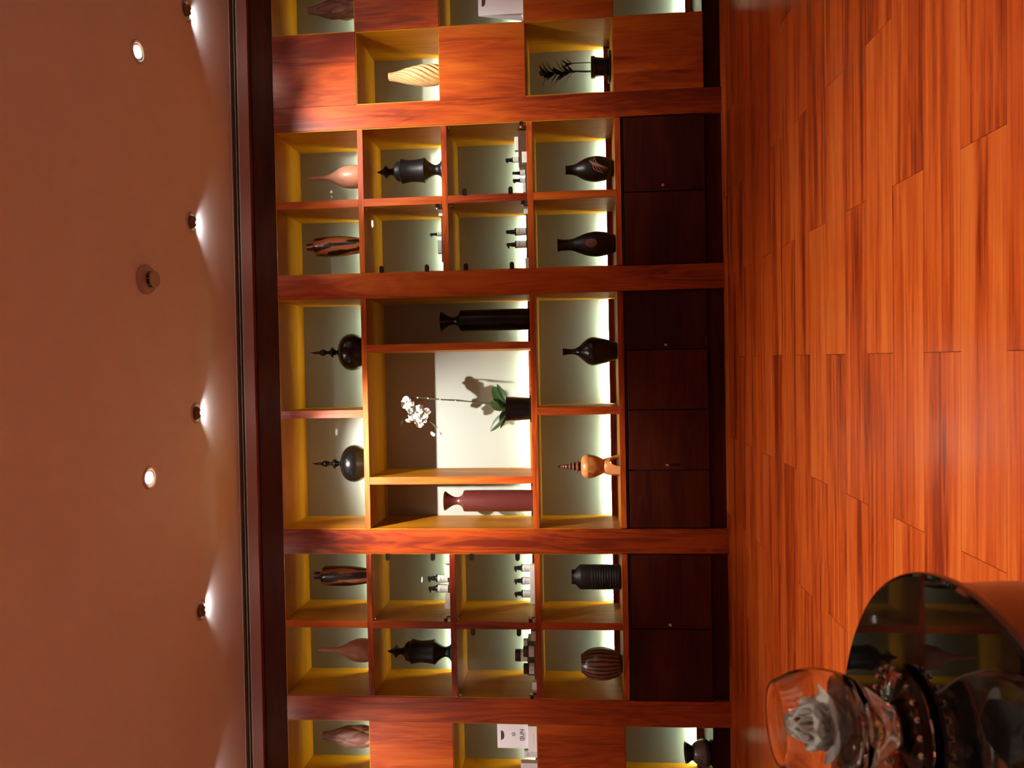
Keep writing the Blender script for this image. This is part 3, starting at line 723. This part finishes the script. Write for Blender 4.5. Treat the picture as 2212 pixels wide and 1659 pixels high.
for k in range(5):
    lf = mesh_obj('leaf', leaf_me(.055, .014, -.2, nu=6, nv=2, thick=.001), M_leafdark, pp, (.027, 0, .215 + .006 * k)); lf.rotation_mode = 'QUATERNION'
    lf.rotation_quaternion = (Matrix.Rotation(k * 1.26, 4, 'Z') @ Matrix.Rotation(-1.05, 4, 'Y')).to_quaternion()

# ------------------------------------------------------------------ toiletries
WORD_S = text_me('ISUN', .0085); WORD_XS = text_me('ISUN', .0065)
def pump_bottle(x, y, z, r, hb, hc, lab, turn=0.):
    b = empty('pump_bottle', (x, y, z), lab, 'bottle', 'pump bottles')
    mesh_obj('body', lathe_me([(r * .92, 0), (r, .002), (r, hb - .006), (r * .93, hb - .002), (r * .55, hb)], 24), M_bottle, b)
    vs, fs = [], []
    for i in range(2):
        for k in range(13):
            a = -PI / 2 - 1.25 + 2.5 * k / 12
            vs.append(((r + .0006) * math.cos(a), (r + .0006) * math.sin(a), hb * (.07 if i == 0 else .84)))
    for k in range(12): fs.append((k, k + 1, 14 + k, 13 + k))
    me = bpy.data.meshes.new('lab'); me.from_pydata(vs, [], fs); me.update(); me.shade_smooth()
    l = mesh_obj('label', me, M_white, b)
    mesh_obj('print', WORD_S if r > .018 else WORD_XS, M_ink, l, (0, -r - .0012, hb * .60))
    box('print', -r * .4, r * .4, -r - .0014, -r - .0008, hb * .36, hb * .38, plain('print_grey', (.45, .43, .45), .6), l)
    mesh_obj('collar', lathe_me([(r * .58, hb), (r * .62, hb + .003), (r * .60, hb + hc * .45), (r * .45, hb + hc * .47), (r * .42, hb + hc * .55)], 20), M_bottle, b)
    bm = bmesh.new()
    def addbox(a0, a1, b0, b1, c0, c1, sh=0):
        vv = bmesh.ops.create_cube(bm, size=1)['verts']
        for v in vv:
            top = v.co.z > 0; far = v.co.x > 0
            v.co = Vector((a0 + (v.co.x + .5) * (a1 - a0), b0 + (v.co.y + .5) * (b1 - b0), c0 + (v.co.z + .5) * (c1 - c0) + (sh if far else 0)))
    t0 = hb + hc * .5
    addbox(-r * .45, r * .45, -r * .45, r * .45, t0, hb + hc * .86)
    addbox(r * .2, r * .98, -r * .25, r * .25, hb + hc * .72, hb + hc * .95, -hc * .10)
    addbox(-r * .42, r * .42, -r * .38, r * .38, hb + hc * .86, hb + hc)
    p = mesh_obj('pump_head', from_bm(bm), M_bottle, b); p.rotation_euler = (0, 0, turn)
    return b
def carton(x0, x1, y0, y1, z0, z1, lab, grp='white cartons', text=False, mat=None):
    cx = (x0 + x1) / 2; cy = (y0 + y1) / 2
    o = mesh_obj('product_box', box_me(x0 - cx, x1 - cx, y0 - cy, y1 - cy, 0, z1 - z0, .0008), mat or M_white, None, (cx, cy, z0))
    tag(o, lab, 'box', grp)
    h = z1 - z0
    if text:
        mesh_obj('print', WORD_XS, M_ink, o, (0, y0 - cy - .0004, h * .72))
    box('print', -(x1 - x0) * .22, (x1 - x0) * .22, y0 - cy - .0006, y0 - cy, h * .40, h * .44, plain('print_line', (.55, .53, .55), .6), o)
    return o
def riser(x0, x1, y0, y1, z0, z1, lab):
    cx = (x0 + x1) / 2; cy = (y0 + y1) / 2
    return tag(mesh_obj('display_riser', box_me(x0 - cx, x1 - cx, y0 - cy, y1 - cy, 0, z1 - z0, .001), M_riser, None, (cx, cy, z0)), lab, 'riser')
# cell with swirl-vase below, far bay, third row
z3, z2 = FLOORZ[3], FLOORZ[2]
riser(1.187, 1.396, .12, .24, z3, z3 + .054, 'tall brown wooden riser block behind the white cartons')
pump_bottle(1.238, .16, z3 + .0545, .0165, .040, .037, 'small pump bottle on the tall brown riser', .3 + PI)
carton(1.286, 1.362, .13, .17, z3 + .0545, z3 + .0765, 'small white carton lying on the tall brown riser')
riser(1.02, 1.185, .05, .115, z3, z3 + .012, 'low dark tray under two pump bottles beside a hinge')
carton(1.191, 1.252, .05, .09, z3, z3 + .030, 'white carton in front of the tall brown riser')
pump_bottle(1.142, .085, z3 + .0125, .0155, .036, .039, 'pump bottle closest to the tall brown riser on the low tray', PI / 2)
pump_bottle(1.100, .085, z3 + .0125, .0155, .036, .037, 'pump bottle beside the white carton on the low tray', PI + .4)
carton(1.026, 1.080, .06, .10, z3 + .0125, z3 + .030, 'thin white carton at the end of the low tray')
# far bay, third row, cell by pillar
riser(.664, .902, .05, .14, z3, z3 + .0115, 'long low dark tray under two large pump bottles')
pump_bottle(.810, .085, z3 + .012, .0215, .070, .048, 'large pump bottle with nozzle toward viewer, far bay', -PI / 2)
pump_bottle(.738, .085, z3 + .012, .0205, .070, .046, 'large pump bottle with nozzle turned aside, far bay', PI)
carton(.905, .958, .06, .10, z3, z3 + .026, 'white carton beside the glass door lock, third row of far bay')
carton(.596, .657, .06, .10, z3, z3 + .022, 'white carton beside the pillar, third row of far bay')
# far bay, second row
riser(.650, .905, .06, .16, z2, z2 + .018, 'low tray under lone small pump bottle and carton, second row')
pump_bottle(.815, .10, z2 + .0185, .0130, .034, .038, 'lone small pump bottle with white label, second row of far bay', PI + .3)
carton(.704, .778, .08, .12, z2 + .0185, z2 + .044, 'white carton beside the lone small pump bottle')
carton(.912, .958, .07, .11, z2, z2 + .034, 'white carton behind the glass door lock, second row of far bay')
# near bay, second row
riser(-1.28, -1.10, .10, .20, z2, z2 + .024, 'low tray under two pump bottles, second row of nearer bay')
pump_bottle(-1.179, .13, z2 + .0245, .0222, .078, .048, 'pump bottle beside the upper glass door hinges, second row of nearer bay', PI)
pump_bottle(-1.238, .13, z2 + .0245, .0228, .078, .044, 'pump bottle nearer the honey side wall, second row of nearer bay', PI + .2)
carton(-1.156, -1.080, .06, .095, z2 + .0005, z2 + .040, 'white carton overlapping a pump bottle, second row of nearer bay')
carton(-1.336, -1.256, .06, .095, z2 + .0005, z2 + .041, 'white carton beside the honey side wall, second row of nearer bay')
# near bay, third row, three bottles behind three cartons
for k, (xb, lab, lab2) in enumerate(((-1.117, 'first of three matching pump bottles from the bright pillar', 'first of three white cartons standing before pump bottles, from the bright pillar'), (-1.191, 'middle one of three matching pump bottles in a row', 'middle one of three white cartons before pump bottles'), (-1.266, 'third of three matching pump bottles from the bright pillar', 'third of three white cartons before pump bottles, from the bright pillar'))):
    pump_bottle(xb, .13, z3 + .020, .0208, .066, .038, lab, PI)
    carton(xb - .050 + .012, xb + .026 + .012, .055, .085, z3 + .0005, z3 + .030, lab2)
riser(-1.32, -1.08, .095, .165, z3, z3 + .0195, 'low tray under the three matching pump bottles')
# near bay, third row, cream jars
def cream_jar(x, y, z, r, hb, hl, lab):
    j = empty('cream_jar', (x, y, z), lab, 'jar', 'cream jars')
    mesh_obj('body', lathe_me([(r * .9, 0), (r, .003), (r, hb - .003), (r * .9, hb)], 28), M_white, j)
    mesh_obj('lid', lathe_me([(r * 1.02, hb), (r * 1.03, hb + .002), (r * 1.03, hb + hl - .003), (r * .97, hb + hl)], 28), M_bottle, j)
    mesh_obj('print', WORD_XS, M_ink, j, (0, -r - .0008, hb * .5))
riser(-1.735, -1.535, .115, .24, z3, z3 + .056, 'brown riser block behind the cream jars')
cream_jar(-1.632, .155, z3 + .0565, .034, .040, .032, 'white cream jar with black lid on the brown riser')
carton(-1.569, -1.536, .125, .165, z3 + .0565, z3 + .078, 'white carton on the brown riser beside a cream jar')
cream_jar(-1.582, .08, z3 + .0125, .030, .033, .030, 'white cream jar with black lid in front, near the glass door hinge')
cream_jar(-1.680, .08, z3 + .0125, .030, .033, .030, 'white cream jar with black lid in front, near the honey side wall')
riser(-1.725, -1.535, .045, .112, z3, z3 + .012, 'thin brown tray under the two front cream jars')
carton(-1.512, -1.455, .05, .09, z3, z3 + .030, 'white carton beside the divider next to the cream jars')
carton(-1.806, -1.748, .05, .09, z3, z3 + .028, 'white carton behind the glass door lock near cream jars')

# ------------------------------------------------------------------ paper bags
def bag(x0, x1, y, h, d, z0, lab, printed):
    cx = (x0 + x1) / 2; w = x1 - x0
    b = empty('paper_bag', (cx, y, z0), lab, 'bag')
    vs = [(-w / 2, 0, 0), (w / 2, 0, 0), (w / 2, d, 0), (-w / 2, d, 0), (-w / 2, .002, h), (w / 2, .002, h), (w / 2, .008, h), (-w / 2, .008, h),
          (-w / 2 + .012, d * .5, .02), (w / 2 - .012, d * .5, .02), (-w / 2 + .006, .005, h), (w / 2 - .006, .005, h)]
    fs = [(0, 1, 5, 4), (2, 3, 7, 6), (0, 3, 2, 1), (0, 4, 10, 8), (3, 8, 10, 7), (0, 8, 3), (1, 9, 11, 5), (2, 6, 11, 9), (1, 2, 9), (4, 5, 11, 10), (10, 11, 6, 7)]
    me = bpy.data.meshes.new('bag'); me.from_pydata(vs, [], fs); me.update()
    bm = bmesh.new(); bm.from_mesh(me); me = from_bm(bm)
    mesh_obj('body', me, M_bag, b)
    # crescent hand hole
    n = 14; top = []; bot = []
    hx = .055 / .149 * w * .5
    for k in range(n + 1):
        u = -1 + 2 * k / n
        top.append((hx * u, -.0006, h - .021)); bot.append((hx * u, -.0004, h - .021 - .017 * math.sqrt(max(0, 1 - u * u)) ** .8))
    vs = top + bot; fs = [(k, k + 1, n + 2 + k, n + 1 + k) for k in range(n)]
    me = bpy.data.meshes.new('hole'); me.from_pydata(vs, [], fs); me.update()
    mesh_obj('hand_hole', me, plain('hole_dark', (.10, .03, .025), .8), b)
    if printed:
        mesh_obj('lettering', text_me('ISUN', .031), M_ink, b, (.004, -.0008, h * .385))
        mesh_obj('lettering', text_me('ISUN', .001), M_ink, b, (.004, -.0008, h * .30)) if False else box('print_line', -.028, .030, -.0012, -.0004, h * .318, h * .324, plain('print_pale', (.55, .50, .52), .6), b)
        for k in range(6):
            a = k * PI / 3 + PI / 6
            bm = bmesh.new()
            q = [bm.verts.new((.0055 * math.cos(a - .5), -.0010, .0055 * math.sin(a - .5))), bm.verts.new((.0150 * math.cos(a), -.0010, .0150 * math.sin(a))), bm.verts.new((.0055 * math.cos(a + .5), -.0010, .0055 * math.sin(a + .5)))]
            bm.faces.new(q); mesh_obj('emblem_ray', from_bm(bm), plain('emblem_grey', (.20, .16, .18), .6), b, (.008, 0, h * .60))
    return b
bag(-2.144, -1.996, .085, .232, .075, FLOORZ[3] + .0042, 'white paper bag printed ISUN with star emblem and crescent hand hole', True)
carton(-2.146, -2.000, .055, .082, FLOORZ[3] + .0042, FLOORZ[3] + .057, 'wide low white carton in front of the printed paper bag')
carton(-2.188, -2.152, .07, .11, FLOORZ[3] + .0042, FLOORZ[3] + .083, 'narrow pale carton printed beside the printed paper bag', text=True, mat=plain('grey_card', (.62, .58, .62), .6))
carton(-2.290, -2.210, .05, .09, FLOORZ[3] + .0042, FLOORZ[3] + .101, 'pale square carton at the frame edge near printed bag', text=True, mat=plain('grey_card2', (.62, .56, .60), .6))
bag(2.030, 2.185, .06, .258, .10, FLOORZ[3] + .0042, 'plain white paper bag in the far chequered cell', False)

# ------------------------------------------------------------------ foreground table, bowl, lily
TX, TY, TZ, TR = -.4652, -3.5309, .5, .2797
tb = empty('drum_table', (TX, TY, 0), 'round drum side table with a black glass top in the foreground', 'table')
mesh_obj('drum', lathe_me([(TR * .90, 0), (TR * .955, .06), (TR * .985, .25), (TR * .975, .42), (TR * .965, .486)], 72, smooth=50), M_drum, tb)
mesh_obj('glass_top', lathe_me([(TR - .003, .4865), (TR, .489), (TR, .4975), (TR - .003, .500)], 96, smooth=25), M_tabletop, tb)
mesh_obj('edge_ring', lathe_me([(TR + .0003, .4885), (TR + .0012, .491), (TR + .0012, .4955), (TR + .0003, .498)], 96, cap_bottom=False, cap_top=False), M_tabledge, tb)
BX, BY = -.345, -3.450
gb = empty('glass_bowl', (BX, BY, TZ), 'thick clear glass bowl on a faceted crystal foot on the table', 'bowl')
outer = [(.020, .018), (.024, .024), (.036, .040), (.0475, .060), (.0520, .082), (.0490, .104), (.0420, .120), (.0390, .1262)]
inner = [(.0372, .1262), (.0400, .119), (.0468, .103), (.0495, .083), (.0440, .062), (.030, .050), (.012, .046), (.0005, .0455)]
mesh_obj('bowl', lathe_me(smooth_prof(outer, 6) + [(.0382, .1272)] + smooth_prof(inner, 6), 64, smooth=60), M_glassbowl, gb)
mesh_obj('foot', lathe_me([(.050, .0), (.057, .005), (.052, .011), (.036, .015), (.024, .0178)], 22, smooth=0, rmod=lambda a, z: 1.0), M_crystal, gb)
for k in range(22):
    a = 2 * PI * k / 22 + .1
    bm = bmesh.new(); bmesh.ops.create_icosphere(bm, subdivisions=1, radius=.0031)
    mesh_obj('crystal_bead', from_bm(bm), M_bead, gb, (.053 * math.cos(a), .053 * math.sin(a), .0135))
ly = empty('water_lily', (BX, BY, TZ + .0500), 'white water lily with green sepals inside the glass bowl', 'flower')
ly.scale = (1.4, 1.4, 1.4)
mesh_obj('heart', lathe_me(smooth_prof([(.006, .004), (.012, .012), (.010, .022), (.001, .026)], 3), 16), M_lily, ly)
LP = petal_me(.034, .027, -.28); LP2 = petal_me(.028, .021, -.28)
for ring_i, (cnt, el, rr, me, z) in enumerate(((9, .55, .006, LP, .008), (8, .95, .005, LP, .011), (7, 1.25, .003, LP2, .015))):
    for k in range(cnt):
        a = 2 * PI * k / cnt + ring_i * .4
        p = mesh_obj('petal', me, M_lily, ly, (rr * math.cos(a), rr * math.sin(a), z)); p.rotation_mode = 'QUATERNION'
        p.rotation_quaternion = (Matrix.Rotation(a + PI / 2, 4, 'Z') @ Matrix.Rotation(-(PI / 2 - el), 4, 'X') @ Matrix.Rotation(PI, 4, 'Z')).to_quaternion()
for k in range(6):
    a = 2 * PI * k / 6 + .3
    p = mesh_obj('sepal', LP, M_lilygreen, ly, (.004 * math.cos(a), .004 * math.sin(a), .004)); p.rotation_mode = 'QUATERNION'
    p.rotation_quaternion = (Matrix.Rotation(a + PI / 2, 4, 'Z') @ Matrix.Rotation(-(PI / 2 - .30), 4, 'X') @ Matrix.Rotation(PI, 4, 'Z')).to_quaternion()
